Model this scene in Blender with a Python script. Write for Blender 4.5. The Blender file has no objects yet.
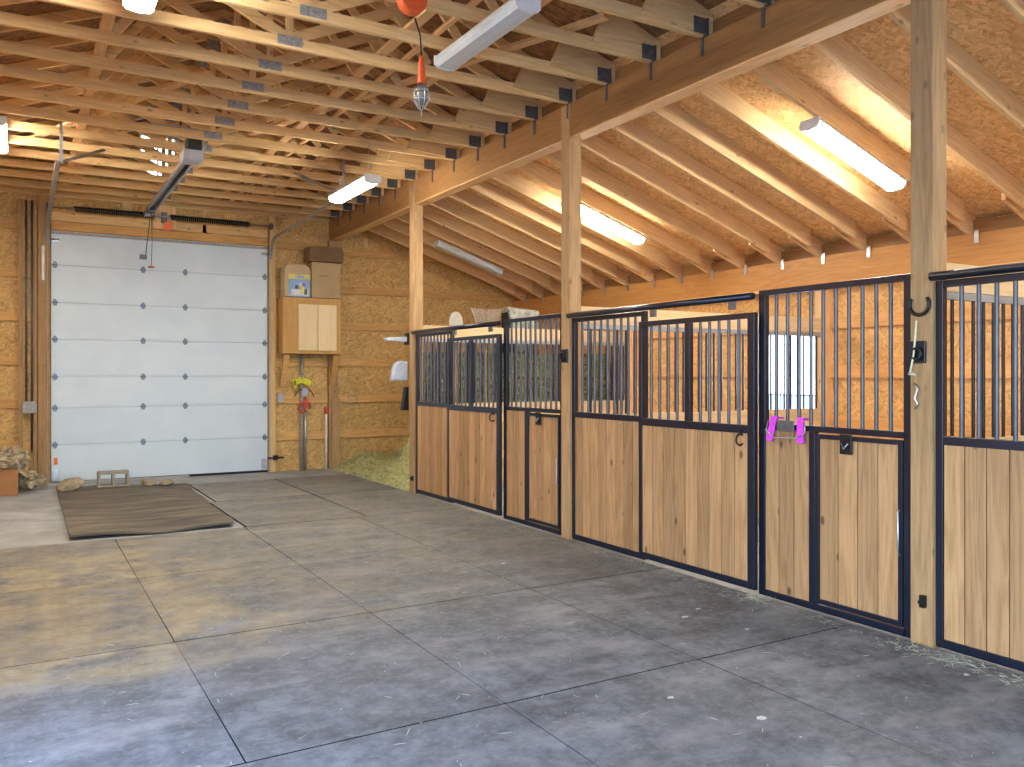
import bpy, bmesh, math, random
from mathutils import Vector, Matrix
R = random.Random(7)
S = bpy.context.scene
COL = S.collection
PI = math.pi
ORD = ['zeroth', 'first', 'second', 'third', 'fourth', 'fifth', 'sixth', 'seventh', 'eighth', 'ninth', 'tenth', 'eleventh', 'twelfth', 'thirteenth',
       'fourteenth', 'fifteenth', 'sixteenth', 'seventeenth', 'eighteenth', 'nineteenth', 'twentieth', 'twenty-first', 'twenty-second', 'twenty-third', 'twenty-fourth',
       'twenty-fifth', 'twenty-sixth', 'twenty-seventh', 'twenty-eighth']

# ---------------------------------------------------------------- materials
class NT:
    tilt = 0
    def __init__(s, name):
        s.m = bpy.data.materials.new(name); s.m.use_nodes = True
        s.t = s.m.node_tree; s.t.nodes.clear()
        s.out = s.t.nodes.new('ShaderNodeOutputMaterial')
        s.b = s.t.nodes.new('ShaderNodeBsdfPrincipled')
        s.t.links.new(s.b.outputs[0], s.out.inputs[0])
    def n(s, typ, **kw):
        nd = s.t.nodes.new(typ)
        for k, v in kw.items():
            if k.startswith('i_'):
                nd.inputs[k[2:].replace('_', ' ')].default_value = v
            else: setattr(nd, k, v)
        return nd
    def l(s, a, b): s.t.links.new(a, b)
    def math(s, op, a, b=None, c=None):
        nd = s.n('ShaderNodeMath', operation=op)
        for i, v in enumerate((a, b, c)):
            if v is None: continue
            if isinstance(v, (int, float)): nd.inputs[i].default_value = v
            else: s.l(v, nd.inputs[i])
        return nd.outputs[0]
    def vmath(s, op, a, b):
        nd = s.n('ShaderNodeVectorMath', operation=op)
        for i, v in enumerate((a, b)):
            if isinstance(v, (tuple, list)): nd.inputs[i].default_value = v
            else: s.l(v, nd.inputs[i])
        return nd.outputs[0]
    def ramp(s, fac, stops, interp='LINEAR'):
        nd = s.n('ShaderNodeValToRGB'); cr = nd.color_ramp; cr.interpolation = interp
        while len(cr.elements) < len(stops): cr.elements.new(0.5)
        for e, (p, c) in zip(cr.elements, stops):
            e.position = p; e.color = (c if len(c) == 4 else (*c, 1)) if not isinstance(c, (int, float)) else (c, c, c, 1)
        s.l(fac, nd.inputs[0]); return nd.outputs[0]
    def mix(s, fac, a, b, mode='MIX'):
        nd = s.n('ShaderNodeMix', data_type='RGBA', blend_type=mode)
        for k, v in ((0, fac), (6, a), (7, b)):
            if isinstance(v, (int, float)): nd.inputs[k].default_value = v
            elif isinstance(v, (tuple, list)): nd.inputs[k].default_value = (*v, 1) if len(v) == 3 else v
            else: s.l(v, nd.inputs[k])
        return nd.outputs[2]
    def noise(s, vec, scale, detail=4, rough=.55, dist=0):
        nd = s.n('ShaderNodeTexNoise'); nd.inputs['Scale'].default_value = scale; nd.inputs['Detail'].default_value = detail
        nd.inputs['Roughness'].default_value = rough; nd.inputs['Distortion'].default_value = dist
        if vec is not None: s.l(vec, nd.inputs['Vector'])
        return nd
    def coords(s, scale=(1, 1, 1), rnd=True, rot=(0, 0, 0)):
        tc = s.n('ShaderNodeTexCoord').outputs['Object']
        if rnd:
            oi = s.n('ShaderNodeObjectInfo').outputs['Random']
            ge = s.n('ShaderNodeNewGeometry').outputs['Random Per Island']
            a = s.math('MULTIPLY', oi, 17.3); b = s.math('MULTIPLY', ge, 23.1)
            t = s.math('ADD', a, b)
            cb = s.n('ShaderNodeCombineXYZ')
            for k in range(3): s.l(t, cb.inputs[k])
            tc = s.vmath('ADD', tc, cb.outputs[0])
        if s.tilt:
            m0 = s.n('ShaderNodeMapping'); m0.inputs['Rotation'].default_value = (0, s.tilt, 0); s.l(tc, m0.inputs['Vector']); tc = m0.outputs[0]
        mp = s.n('ShaderNodeMapping'); mp.inputs['Scale'].default_value = scale; mp.inputs['Rotation'].default_value = rot
        s.l(tc, mp.inputs['Vector']); return mp.outputs[0]
    def bump(s, h, strength=.3, dist=.01):
        nd = s.n('ShaderNodeBump'); nd.inputs['Strength'].default_value = strength; nd.inputs['Distance'].default_value = dist
        s.l(h, nd.inputs['Height']); s.l(nd.outputs[0], s.b.inputs['Normal'])
    def col(s, c):
        if isinstance(c, (tuple, list)): s.b.inputs['Base Color'].default_value = (*c, 1)
        else: s.l(c, s.b.inputs['Base Color'])
    def rough(s, r):
        if isinstance(r, (int, float)): s.b.inputs['Roughness'].default_value = r
        else: s.l(r, s.b.inputs['Roughness'])

def wood(name, light, dark, axis='x', knots=.6, rough=.62, spread=.25, stain=None, kscale=1.0, ringw=.4, tilt=0):
    n = NT(name); n.tilt = tilt
    L, W = 1.1, 16.0
    sc = {'x': (L, W, W), 'y': (W, L, W), 'z': (W, W, L)}[axis]
    v = n.coords(sc)
    fine = n.noise(v, 3.6, 5, .6).outputs['Fac']
    v2 = n.coords({'x': (.45, 5, 5), 'y': (5, .45, 5), 'z': (5, 5, .45)}[axis])
    big = n.noise(v2, 1.0, 2, .5, .6).outputs['Fac']
    rings = n.math('FRACT', n.math('MULTIPLY', big, 9.0))
    rings = n.math('ABSOLUTE', n.math('SUBTRACT', rings, .5))
    g = n.math('ADD', n.math('MULTIPLY', fine, .8), n.math('MULTIPLY', rings, ringw))
    c = n.ramp(g, [(.22, dark), (.66, light)])
    # knots
    ks = 8 * kscale; kl = 4.2 * kscale
    kv = n.coords({'x': (kl, ks, ks), 'y': (ks, kl, ks), 'z': (ks, ks, kl)}[axis])
    vo = n.n('ShaderNodeTexVoronoi'); vo.inputs['Scale'].default_value = 1.0; n.l(kv, vo.inputs['Vector'])
    k = n.ramp(vo.outputs['Distance'], [(.07, 1.0), (.15, 0.0)])
    ksep = n.n('ShaderNodeSeparateColor'); n.l(vo.outputs['Color'], ksep.inputs[0])
    k = n.math('MULTIPLY', k, n.math('GREATER_THAN', ksep.outputs[0], .5))
    c = n.mix(n.math('MULTIPLY', k, knots), c, tuple(x * .32 for x in dark))
    ge = n.n('ShaderNodeNewGeometry').outputs['Random Per Island']; oi = n.n('ShaderNodeObjectInfo').outputs['Random']
    r = n.math('FRACT', n.math('ADD', n.math('MULTIPLY', ge, 3.7), n.math('MULTIPLY', oi, 5.3)))
    br = n.math('ADD', n.math('MULTIPLY', r, spread), 1 - spread * .5)
    cb = n.n('ShaderNodeCombineColor'); [n.l(br, cb.inputs[i]) for i in range(3)]
    c = n.mix(1.0, c, cb.outputs[0], 'MULTIPLY')
    if stain:
        sv = n.noise(n.coords((1.1, 1.1, 1.1)), 1.6, 5, .6).outputs['Fac']
        c = n.mix(n.ramp(sv, [(.45, 0.0), (.62, 1.0)]), c, stain)
    n.col(c); n.rough(rough); n.b.inputs['Specular IOR Level'].default_value = .3
    n.bump(g, .12, .004)
    return n.m

def osb(name, light, dark, plane='xz', flake=1.0, smudge=.35):
    n = NT(name)
    a = {'xz': (1, 1, 1), 'yz': (1, 1, 1), 'xy': (1, 1, 1)}[plane]
    lay = []
    for i, (ang, s) in enumerate(((.35, 1.0), (-.9, 1.15), (1.25, .9))):
        e = (9 * flake * s, 34 * flake * s)
        if plane == 'xz': sc, rot = (e[0], 1, e[1]), (0, ang, 0)
        elif plane == 'yz': sc, rot = (1, e[0], e[1]), (ang, 0, 0)
        else: sc, rot = (e[0], e[1], 1), (0, 0, ang)
        base = n.coords((1, 1, 1), rnd=False)
        r1 = n.n('ShaderNodeMapping'); r1.inputs['Rotation'].default_value = rot; r1.inputs['Location'].default_value = (i * 3.1, i * 1.7, i * 2.3); n.l(base, r1.inputs[0])
        r2 = n.n('ShaderNodeMapping'); r2.inputs['Scale'].default_value = sc; n.l(r1.outputs[0], r2.inputs[0])
        vo = n.n('ShaderNodeTexVoronoi'); vo.inputs['Scale'].default_value = 1.0; n.l(r2.outputs[0], vo.inputs['Vector'])
        sep = n.n('ShaderNodeSeparateColor'); n.l(vo.outputs['Color'], sep.inputs[0]); lay.append(sep)
    sel = n.noise(n.coords((1, 1, 1), rnd=False), 14 * flake, 1).outputs['Fac']
    f = n.mix(n.ramp(sel, [(.47, 0.0), (.49, 1.0)]), lay[0].outputs[0], lay[1].outputs[0])
    f = n.mix(n.ramp(sel, [(.56, 0.0), (.58, 1.0)]), f, lay[2].outputs[0])
    fb = n.n('ShaderNodeRGBToBW'); n.l(f, fb.inputs[0])
    mid = tuple((x + y) / 2 for x, y in zip(light, dark))
    c = n.ramp(fb.outputs[0], [(.0, dark), (.22, mid), (.7, light), (1.0, tuple(min(1, x * 1.18) for x in light))])
    big = n.noise(n.coords((1, 1, 1), rnd=False), 1.1, 4, .6).outputs['Fac']
    c = n.mix(n.math('MULTIPLY', n.ramp(big, [(.48, 0.0), (.7, 1.0)]), smudge), c, tuple(x * .55 for x in dark))
    n.col(c); n.rough(.6); n.b.inputs['Specular IOR Level'].default_value = .3
    n.bump(fb.outputs[0], .15, .004)
    return n.m

def plain(name, c, rough=.5, metal=0, var=.12, scale=6, bump=0, spec=.5, c2=None):
    n = NT(name)
    ns = n.noise(n.coords((1, 1, 1)), scale, 5, .6).outputs['Fac']
    c2 = c2 or tuple(x * (1 - 2.2 * var) for x in c)
    n.col(n.ramp(ns, [(.3, c2), (.65, c)])); n.rough(rough); n.b.inputs['Metallic'].default_value = metal
    n.b.inputs['Specular IOR Level'].default_value = spec
    if bump: n.bump(ns, bump, .01)
    return n.m

def emis(name, c, s):
    n = NT(name)
    n.col((.9, .9, .9)); n.b.inputs['Emission Color'].default_value = (*c, 1); n.b.inputs['Emission Strength'].default_value = s
    return n.m

PINE_L, PINE_D = (.84, .55, .28), (.68, .40, .165)
M = {}
for ax in 'xyz':
    M['pine' + ax] = wood('pine_' + ax, PINE_L, PINE_D, ax)
    M['aged' + ax] = wood('aged_pine_' + ax, (.84, .59, .28), (.63, .41, .165), ax)
M['rafter'] = wood('rafter_wood', (.84, .60, .31), (.66, .43, .19), 'x', tilt=-math.atan(.33))
M['post'] = wood('post_wood', (.45, .29, .14), (.27, .165, .075), 'z', knots=.5, rough=.7)
M['lvl'] = wood('glulam_wood', (.36, .19, .07), (.24, .12, .04), 'y', knots=.15, rough=.35, spread=.1)
M['outer_beam'] = wood('outer_beam_wood', (.60, .31, .10), (.46, .21, .06), 'y', knots=.2, rough=.5, spread=.1)
M['cream'] = wood('cream_board', (.72, .54, .32), (.58, .40, .20), 'x', knots=.2, spread=.1)
M['plank'] = wood('stall_plank', (.44, .27, .13), (.27, .15, .065), 'z', knots=.85, rough=.55, spread=.42, kscale=.9, ringw=.55)
M['girt'] = wood('girt_wood_x', (.66, .40, .15), (.46, .26, .085), 'x', knots=.4, rough=.7)
M['girty'] = wood('girt_wood_y', (.82, .45, .17), (.62, .30, .09), 'y', knots=.3)
M['oak'] = wood('cabinet_wood', (.58, .34, .10), (.48, .26, .07), 'z', knots=0, rough=.4, spread=.05)
M['maple'] = wood('maple_door', (.84, .67, .40), (.76, .58, .32), 'z', knots=0, rough=.4, spread=.03)
M['osb_back'] = osb('osb_gable', (.62, .41, .155), (.42, .25, .08), 'xz', 1.15, .25)
M['osb_side'] = osb('osb_side', (.76, .44, .165), (.52, .27, .085), 'yz', 1.1, .2)
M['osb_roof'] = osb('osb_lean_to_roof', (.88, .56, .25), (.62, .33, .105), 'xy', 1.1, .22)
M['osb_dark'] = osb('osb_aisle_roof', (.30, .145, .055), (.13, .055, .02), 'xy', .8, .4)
M['galv'] = plain('galvanized_steel', (.55, .58, .62), .35, .85, .12, 12)
M['plate'] = plain('galvanized_plate', (.42, .42, .41), .5, .2, .25, 40)
M['dark_steel'] = plain('dark_bracket', (.16, .17, .19), .45, .6, .15, 20)
M['navy'] = plain('black_stall_steel', (.010, .016, .034), .28, .2, .15, 8, spec=.6)  # black paint; blue reflection of the sky is put into the base colour
M['bar'] = plain('stall_bar_steel', (.075, .085, .11), .28, .35, .15, 8, spec=.6)
M['rail_grey'] = plain('grey_rail', (.42, .45, .50), .45, .5)
M['black'] = plain('black_iron', (.012, .012, .015), .4, .3)
M['blackplastic'] = plain('black_plastic', (.015, .016, .02), .5)
M['white_paint'] = plain('white_housing', (.74, .77, .77), .4, 0, .05)
M['diff_off'] = plain('unlit_diffuser', (.66, .74, .77), .25, 0, .04, 3)
M['door_skin'] = plain('door_skin', (.64, .77, .86), .42, .05, .05, 1.6, c2=(.57, .70, .80))
M['rubberseal'] = plain('rubber_seal', (.035, .036, .04), .9, spec=.1)
M['mat_edge'] = plain('cut_rubber_edge', (.03, .031, .034), .9, spec=.05)
M['orange'] = plain('orange_plastic', (.85, .13, .03), .4)
M['orange_tag'] = plain('orange_tag', (.95, .22, .08), .6, 0, .05)
M['red'] = plain('red_handle', (.50, .07, .04), .5)
M['yellow'] = plain('yellow_tape', (.75, .72, .03), .5)
M['magenta'] = plain('magenta_strap', (.78, .06, .78), .7, 0, .1, 30)
M['card'] = plain('cardboard', (.50, .37, .20), .8, 0, .08, 3)
M['card2'] = plain('pale_cardboard', (.60, .47, .28), .8, 0, .05, 3)
M['card_dark'] = plain('brown_cardboard', (.22, .14, .07), .85, 0, .15, 4)
M['card_red'] = plain('reddish_cardboard', (.40, .19, .08), .85, 0, .1, 4)
M['rope'] = plain('pale_twine', (.75, .78, .55), .9, 0, .1, 60)
M['block'] = plain('concrete_block_grey', (.40, .38, .33), .95, 0, .2, 25, .5)
M['stone'] = plain('tan_stone', (.50, .42, .28), .9, 0, .3, 9, .6)
M['hay'] = plain('green_hay', (.26, .27, .12), .95, 0, .38, 28, 1.0)
M['hay_loose'] = plain('loose_hay_base', (.56, .56, .26), .95, 0, .25, 22, 1.0)
M['straw'] = plain('straw', (.78, .78, .42), .9, 0, .1, 5)
M['straw_d'] = plain('green_straw', (.46, .50, .22), .9, 0, .2, 5)
M['chaff'] = plain('pale_chaff', (.52, .56, .42), .9)
M['fleck'] = plain('pale_fleck', (.62, .66, .62), .9)
M['crumple'] = plain('feed_sack_paper', (.58, .50, .33), .9, 0, .35, 9, .6)
M['pvc'] = plain('white_pvc', (.78, .78, .76), .4)
M['bluelabel'] = plain('blue_label', (.30, .48, .78), .5)
M['white'] = plain('white_print', (.85, .87, .88), .5)
M['purple'] = plain('purple_print', (.22, .16, .45), .5)
M['yellowlabel'] = plain('yellow_label', (.82, .76, .22), .5)
M['bluegrey'] = plain('blue_grey_plastic', (.45, .50, .58), .4)
M['hinge_blue'] = plain('blue_grey_hinge', (.20, .29, .40), .4, .2)
M['ground'] = plain('outside_gravel', (.55, .52, .46), .95, 0, .1, 3)
M['silver_bag'] = plain('silver_bag', (.45, .48, .42), .4, .3, .3, 14, .8)
M['rake_plastic'] = plain('grey_rake', (.42, .40, .34), .6)
M['siding'] = plain('outer_siding', (.55, .45, .32), .7)
M['lamp_warm'] = emis('lit_diffuser_warm', (1.0, .93, .82), 85.0)
M['lamp_aisle'] = emis('lit_diffuser_aisle', (1.0, .93, .82), 88.0)
M['dirt'] = plain('dirt', (.30, .25, .16), .95, 0, .3, 12, .8)

def mat_rubber():
    n = NT('dusty_rubber_mat')
    tc = n.n('ShaderNodeNewGeometry').outputs['Position']
    d = n.noise(tc, 3.2, 8, .68).outputs['Fac']
    f = n.noise(tc, 24, 6, .7).outputs['Fac']
    base = n.ramp(d, [(.34, (.048, .058, .068)), (.50, (.105, .122, .135)), (.68, (.195, .215, .23))])
    base = n.mix(n.math('MULTIPLY', n.ramp(f, [(.45, 0.0), (.75, 1.0)]), .35), base, (.30, .315, .325))
    f2 = n.noise(tc, 9, 8, .75).outputs['Fac']
    base = n.mix(n.math('MULTIPLY', n.ramp(f2, [(.50, 0.0), (.62, 1.0)]), .45), base, (.235, .255, .265))
    base = n.mix(n.math('MULTIPLY', n.ramp(f2, [(.38, 1.0), (.46, 0.0)]), .5), base, (.05, .06, .07))
    # pale dusty scuffs dragged across the boards
    mp = n.n('ShaderNodeMapping'); mp.inputs['Rotation'].default_value = (0, 0, .5); mp.inputs['Scale'].default_value = (.8, 2.2, 1); n.l(tc, mp.inputs[0])
    sc = n.noise(mp.outputs[0], 1.3, 6, .65).outputs['Fac']
    base = n.mix(n.math('MULTIPLY', n.ramp(sc, [(.5, 0.0), (.72, 1.0)]), .55), base, (.33, .335, .335))
    # tracked-in dirt: tan over the far left mats; near edge paints in the daylight boundary
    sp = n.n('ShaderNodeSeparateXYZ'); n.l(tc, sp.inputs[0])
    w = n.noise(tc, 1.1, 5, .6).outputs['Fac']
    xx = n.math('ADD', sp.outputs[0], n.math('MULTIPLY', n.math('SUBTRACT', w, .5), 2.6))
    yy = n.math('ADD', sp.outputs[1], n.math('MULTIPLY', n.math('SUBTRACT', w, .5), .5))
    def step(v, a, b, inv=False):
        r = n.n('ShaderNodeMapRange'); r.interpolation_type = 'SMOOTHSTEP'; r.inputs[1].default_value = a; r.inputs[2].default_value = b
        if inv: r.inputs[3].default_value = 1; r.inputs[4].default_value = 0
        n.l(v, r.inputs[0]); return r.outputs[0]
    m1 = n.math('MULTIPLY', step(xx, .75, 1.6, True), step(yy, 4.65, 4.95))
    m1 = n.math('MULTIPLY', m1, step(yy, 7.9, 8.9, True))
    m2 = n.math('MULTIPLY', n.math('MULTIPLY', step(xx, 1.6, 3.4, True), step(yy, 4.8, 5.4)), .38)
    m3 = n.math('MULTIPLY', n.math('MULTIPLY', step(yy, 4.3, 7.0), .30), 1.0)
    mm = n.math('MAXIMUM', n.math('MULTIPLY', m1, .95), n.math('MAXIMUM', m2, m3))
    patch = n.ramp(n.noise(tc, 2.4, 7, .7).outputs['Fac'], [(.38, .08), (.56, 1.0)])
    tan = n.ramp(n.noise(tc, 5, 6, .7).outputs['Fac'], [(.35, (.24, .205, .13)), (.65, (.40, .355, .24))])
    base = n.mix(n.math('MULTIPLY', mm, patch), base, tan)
    oi = n.n('ShaderNodeObjectInfo').outputs['Random']
    br = n.math('ADD', n.math('MULTIPLY', oi, .2), .9)
    cb = n.n('ShaderNodeCombineColor'); [n.l(br, cb.inputs[i]) for i in range(3)]
    n.col(n.mix(1.0, base, cb.outputs[0], 'MULTIPLY')); n.rough(n.ramp(d, [(.3, .5), (.7, .75)]))
    n.b.inputs['Specular IOR Level'].default_value = .45
    n.bump(n.noise(tc, 160, 3).outputs['Fac'], .25, .002)
    return n.m
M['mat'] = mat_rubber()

def mat_brown():
    n = NT('muddy_mat')
    tc = n.coords((.7, 3.0, 1), rnd=False)
    a = n.noise(tc, 1.5, 6, .65).outputs['Fac']
    c = n.ramp(a, [(.32, (.05, .052, .052)), (.5, (.115, .105, .08)), (.68, (.21, .19, .145))])
    n.col(c); n.rough(.8); n.bump(a, .3, .01); return n.m
M['mudmat'] = mat_brown()
def mat_conc():
    n = NT('concrete_slab')
    tc = n.n('ShaderNodeNewGeometry').outputs['Position']
    a = n.noise(tc, 2.2, 7, .65).outputs['Fac']; b = n.noise(tc, .8, 5, .6).outputs['Fac']
    c = n.ramp(a, [(.3, (.24, .26, .27)), (.7, (.44, .48, .50))])
    c = n.mix(n.ramp(b, [(.5, 0.0), (.72, .7)]), c, (.22, .215, .17))
    n.col(c); n.rough(.8); n.bump(a, .2, .005); return n.m
M['conc'] = mat_conc()
def mat_glass():
    n = NT('window_glass')
    n.b.inputs['Transmission Weight'].default_value = 1.0; n.rough(.0); n.b.inputs['IOR'].default_value = 1.0
    n.col((.97, .98, 1)); return n.m
M['glass'] = mat_glass()

# ---------------------------------------------------------------- mesh builder
class MB:
    def __init__(s): s.v = []; s.f = []; s.sm = []
    def box(s, x0, x1, y0, y1, z0, z1):
        return s.prism([(x0, z0), (x1, z0), (x1, z1), (x0, z1)], y0, y1)
    def prism(s, pts, y0, y1):            # polygon in XZ (counter-clockwise seen from -Y), pulled from y0 to y1
        b = len(s.v); n = len(pts)
        s.v += [(x, y0, z) for x, z in pts] + [(x, y1, z) for x, z in pts]
        s.f.append(tuple(range(b, b + n))); s.f.append(tuple(range(b + 2 * n - 1, b + n - 1, -1)))
        for i in range(n):
            j = (i + 1) % n; s.f.append((b + i, b + n + i, b + n + j, b + j))
        s.sm += [False] * (n + 2); return s
    def tube(s, pts, r, n=10, cap=True, rs=None):
        pts = [Vector(p) for p in pts]; b = len(s.v); k = len(pts); up = None
        for i, p in enumerate(pts):
            d = (pts[min(i + 1, k - 1)] - pts[max(i - 1, 0)]).normalized()
            if up is None:
                up = Vector((0, 0, 1)) if abs(d.z) < .9 else Vector((1, 0, 0))
            a = d.cross(up).normalized(); up2 = a.cross(d).normalized(); up = up2
            rr = rs[i] if rs else r
            for j in range(n):
                t = 2 * PI * j / n
                q = p + a * math.cos(t) * rr + up2 * math.sin(t) * rr; s.v.append(tuple(q))
        for i in range(k - 1):
            for j in range(n):
                j2 = (j + 1) % n; s.f.append((b + i * n + j, b + i * n + j2, b + (i + 1) * n + j2, b + (i + 1) * n + j)); s.sm.append(True)
        if cap:
            s.f.append(tuple(range(b + n - 1, b - 1, -1))); s.f.append(tuple(range(b + (k - 1) * n, b + k * n))); s.sm += [False] * 2
        return s
    def bar(s, p0, p1, w, t, up=(0, 0, 1)):   # rectangular stick: w across, t along up
        p0, p1 = Vector(p0), Vector(p1); d = (p1 - p0).normalized(); u = Vector(up)
        a = d.cross(u).normalized() * w / 2; u2 = a.cross(d).normalized() * t / 2; b = len(s.v)
        for p in (p0, p1):
            for q in (-a - u2, a - u2, a + u2, -a + u2): s.v.append(tuple(p + q))
        for f in ((0, 1, 2, 3), (7, 6, 5, 4), (0, 4, 5, 1), (1, 5, 6, 2), (2, 6, 7, 3), (3, 7, 4, 0)):
            s.f.append(tuple(b + i for i in f)); s.sm.append(False)
        return s
    def torus(s, c, R0, r, a0=0, a1=2 * PI, ax='x', n=24, m=8):
        pts = []
        for i in range(n + 1):
            t = a0 + (a1 - a0) * i / n
            u, v = R0 * math.cos(t), R0 * math.sin(t)
            pts.append({'x': (c[0], c[1] + u, c[2] + v), 'y': (c[0] + u, c[1], c[2] + v), 'z': (c[0] + u, c[1] + v, c[2])}[ax])
        return s.tube(pts, r, m)
    def build(s, name, mat, parent=None, loc=(0, 0, 0), bevel=0, subs=0):
        me = bpy.data.meshes.new(name); me.from_pydata(s.v, [], s.f)
        bm = bmesh.new(); bm.from_mesh(me); bmesh.ops.recalc_face_normals(bm, faces=bm.faces)
        bm.to_mesh(me); bm.free()
        me.polygons.foreach_set('use_smooth', s.sm[:len(me.polygons)])
        me.materials.append(M[mat]); o = bpy.data.objects.new(name, me); COL.objects.link(o)
        o.location = loc
        if parent is not None: o.parent = parent
        if bevel:
            b = o.modifiers.new('bevel', 'BEVEL'); b.width = bevel; b.segments = 2; b.limit_method = 'ANGLE'
        return o

def tag(o, label, cat, group=None, kind=None):
    o['label'] = label; o['category'] = cat
    if group: o['group'] = group
    if kind: o['kind'] = kind
    return o
def struct(o): o['kind'] = 'structure'; return o
def thing(name, label, cat, loc=(0, 0, 0), group=None):
    o = bpy.data.objects.new(name, None); o.empty_display_size = .1; COL.objects.link(o); o.location = loc
    return tag(o, label, cat, group)
def copy_tree(o, parent=None):
    c = o.copy(); COL.objects.link(c)
    if parent is not None: c.parent = parent
    for ch in list(o.children): copy_tree(ch, c)
    return c

# ---------------------------------------------------------------- sizes
BAY = 3.70; WY = 14.0                       # inner face of the gable wall
XL, XC, XR = -.82, 1.88, 4.65               # left wall, ridge, post line
XO = 8.24                                   # outer beam line
PY = [-.63 + BAY * i for i in range(5)]     # post lines (centre)
PY = [-.66, 3.04, 6.77, 10.47]
def roof(x, up=0):
    if x > 4.60: return 4.40 - .33 * (x - 4.60) + up
    return 4.40 + .385 * (4.60 - (x if x > XC else 2 * XC - x)) + up
ZB, ZT = 3.88, 4.20                         # header beam
DX0, DX1, DZ = .413, 3.545, 3.695           # overhead door opening
YS = -4.4                                   # inner face of the wall behind the camera

# ---------------------------------------------------------------- shell
m = MB().box(XL - .2, XO + .35, YS - .2, WY + .2, -.22, -.02); struct(m.build('floor', 'conc'))
m = MB().box(XL, 4.56, YS, 8.92, -.02, -.014).box(2.17, 4.56, 8.92, 12.86, -.02, -.014); struct(m.build('floor_underlay', 'rubberseal'))
m = MB().box(-60, 60, -60, 80, -.5, -.23); o = struct(m.build('ground', 'ground'))
t = .03
m = MB()
m.prism([(XL - .1, roof(XL - .1)), (XC, roof(XC)), (XC, roof(XC, t)), (XL - .1, roof(XL - .1, t))], YS - .2, WY + .15)
m.prism([(XC, roof(XC)), (4.60, roof(4.60)), (4.60, roof(4.60, t)), (XC, roof(XC, t))], YS - .2, WY + .15)
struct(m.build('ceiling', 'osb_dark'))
m = MB(); m.prism([(4.60, roof(4.60)), (XO + .5, roof(XO + .5)), (XO + .5, roof(XO + .5, t)), (4.60, roof(4.60, t))], YS - .2, WY + .15)
struct(m.build('ceiling_lean_to', 'osb_roof'))
# gable wall with door and window openings
GX0, GX1, GZ0, GZ1 = 1.60, 2.14, 4.62, 5.30
def cols(m, x0, x1, z0, z1=None, y0=WY, y1=WY + .1):
    if z1 is None: m.prism([(x0, z0), (x1, z0), (x1, roof(x1)), (x0, roof(x0))], y0, y1)
    else: m.box(x0, x1, y0, y1, z0, z1)
m = MB()
cols(m, XL, DX0, -.02); cols(m, DX0, GX0, DZ); cols(m, GX0, GX1, DZ, GZ0)
cols(m, GX0, XC, GZ1); cols(m, XC, GX1, GZ1); cols(m, GX1, DX1, DZ); cols(m, DX1, 4.6, -.02); cols(m, 4.6, XO + .16, -.02)
struct(m.build('wall_back', 'osb_back'))
LY0, LY1, LZ = -3.2, 4.35, 2.7               # wide open side doorway, out of the picture on the left
m = MB().box(XL - .1, XL, YS - .1, LY0, -.02, 4.45).box(XL - .1, XL, LY0, LY1, LZ, 4.45).box(XL - .1, XL, LY1, WY + .1, -.02, 4.45); struct(m.build('wall_left', 'osb_side'))
# outer wall with the stall window
VY0, VY1, VZ0, VZ1 = 6.86, 7.76, 1.06, 2.12
m = MB(); xo = XO + .13
m.box(xo, xo + .05, YS - .1, VY0, -.02, 3.3); m.box(xo, xo + .05, VY1, WY + .1, -.02, 3.3)
m.box(xo, xo + .05, VY0, VY1, -.02, VZ0); m.box(xo, xo + .05, VY0, VY1, VZ1, 3.3)
struct(m.build('wall_right', 'osb_side'))
# wall behind the viewpoint with a tall open doorway
m = MB(); cols(m, XL, -.3, -.02, y0=YS - .1, y1=YS); cols(m, -.3, XC, 3.9, y0=YS - .1, y1=YS); cols(m, XC, 4.3, 3.9, y0=YS - .1, y1=YS)
cols(m, 4.3, 4.6, -.02, y0=YS - .1, y1=YS); cols(m, 4.6, XO + .16, -.02, y0=YS - .1, y1=YS)
struct(m.build('wall_front', 'osb_back'))

def window(name, ax, a0, a1, z0, z1, p, depth, sash=.03, munt=0):
    def bx(m, u0, u1, w0, w1, d0=0, d1=depth):
        if ax == 'x': m.box(u0, u1, p + d0, p + d1, w0, w1)
        else: m.box(p + d0, p + d1, u0, u1, w0, w1)
    m = MB(); bx(m, a0, a0 + sash, z0, z1); bx(m, a1 - sash, a1, z0, z1); bx(m, a0 + sash, a1 - sash, z0, z0 + sash); bx(m, a0 + sash, a1 - sash, z1 - sash, z1)
    w = struct(m.build(name, 'white_paint'))
    m = MB(); bx(m, a0 + sash, a1 - sash, z0 + sash, z1 - sash, depth * .5, depth * .5 + .004); m.build('window_pane', 'glass', w)
    return w
w = window('window_1', 'x', GX0, GX1, GZ0, GZ1, WY + .02, .06)
m = MB().box((GX0 + GX1) / 2 - .012, (GX0 + GX1) / 2 + .012, WY + .03, WY + .07, GZ0, GZ1); m.build('muntin', 'white_paint', w)
w = window('window_2', 'y', VY0, VY1, VZ0, VZ1, xo, .05, .025)
m = MB()
for i in range(1, 6): m.tube([(xo - .03, VY0 + (VY1 - VY0) * i / 6, VZ0), (xo - .03, VY0 + (VY1 - VY0) * i / 6, VZ1)], .006, 6)
m.tube([(xo - .03, VY0, VZ0 + .27), (xo - .03, VY1, VZ0 + .27)], .009, 6)
m.build('window_guard', 'navy', w)

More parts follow.
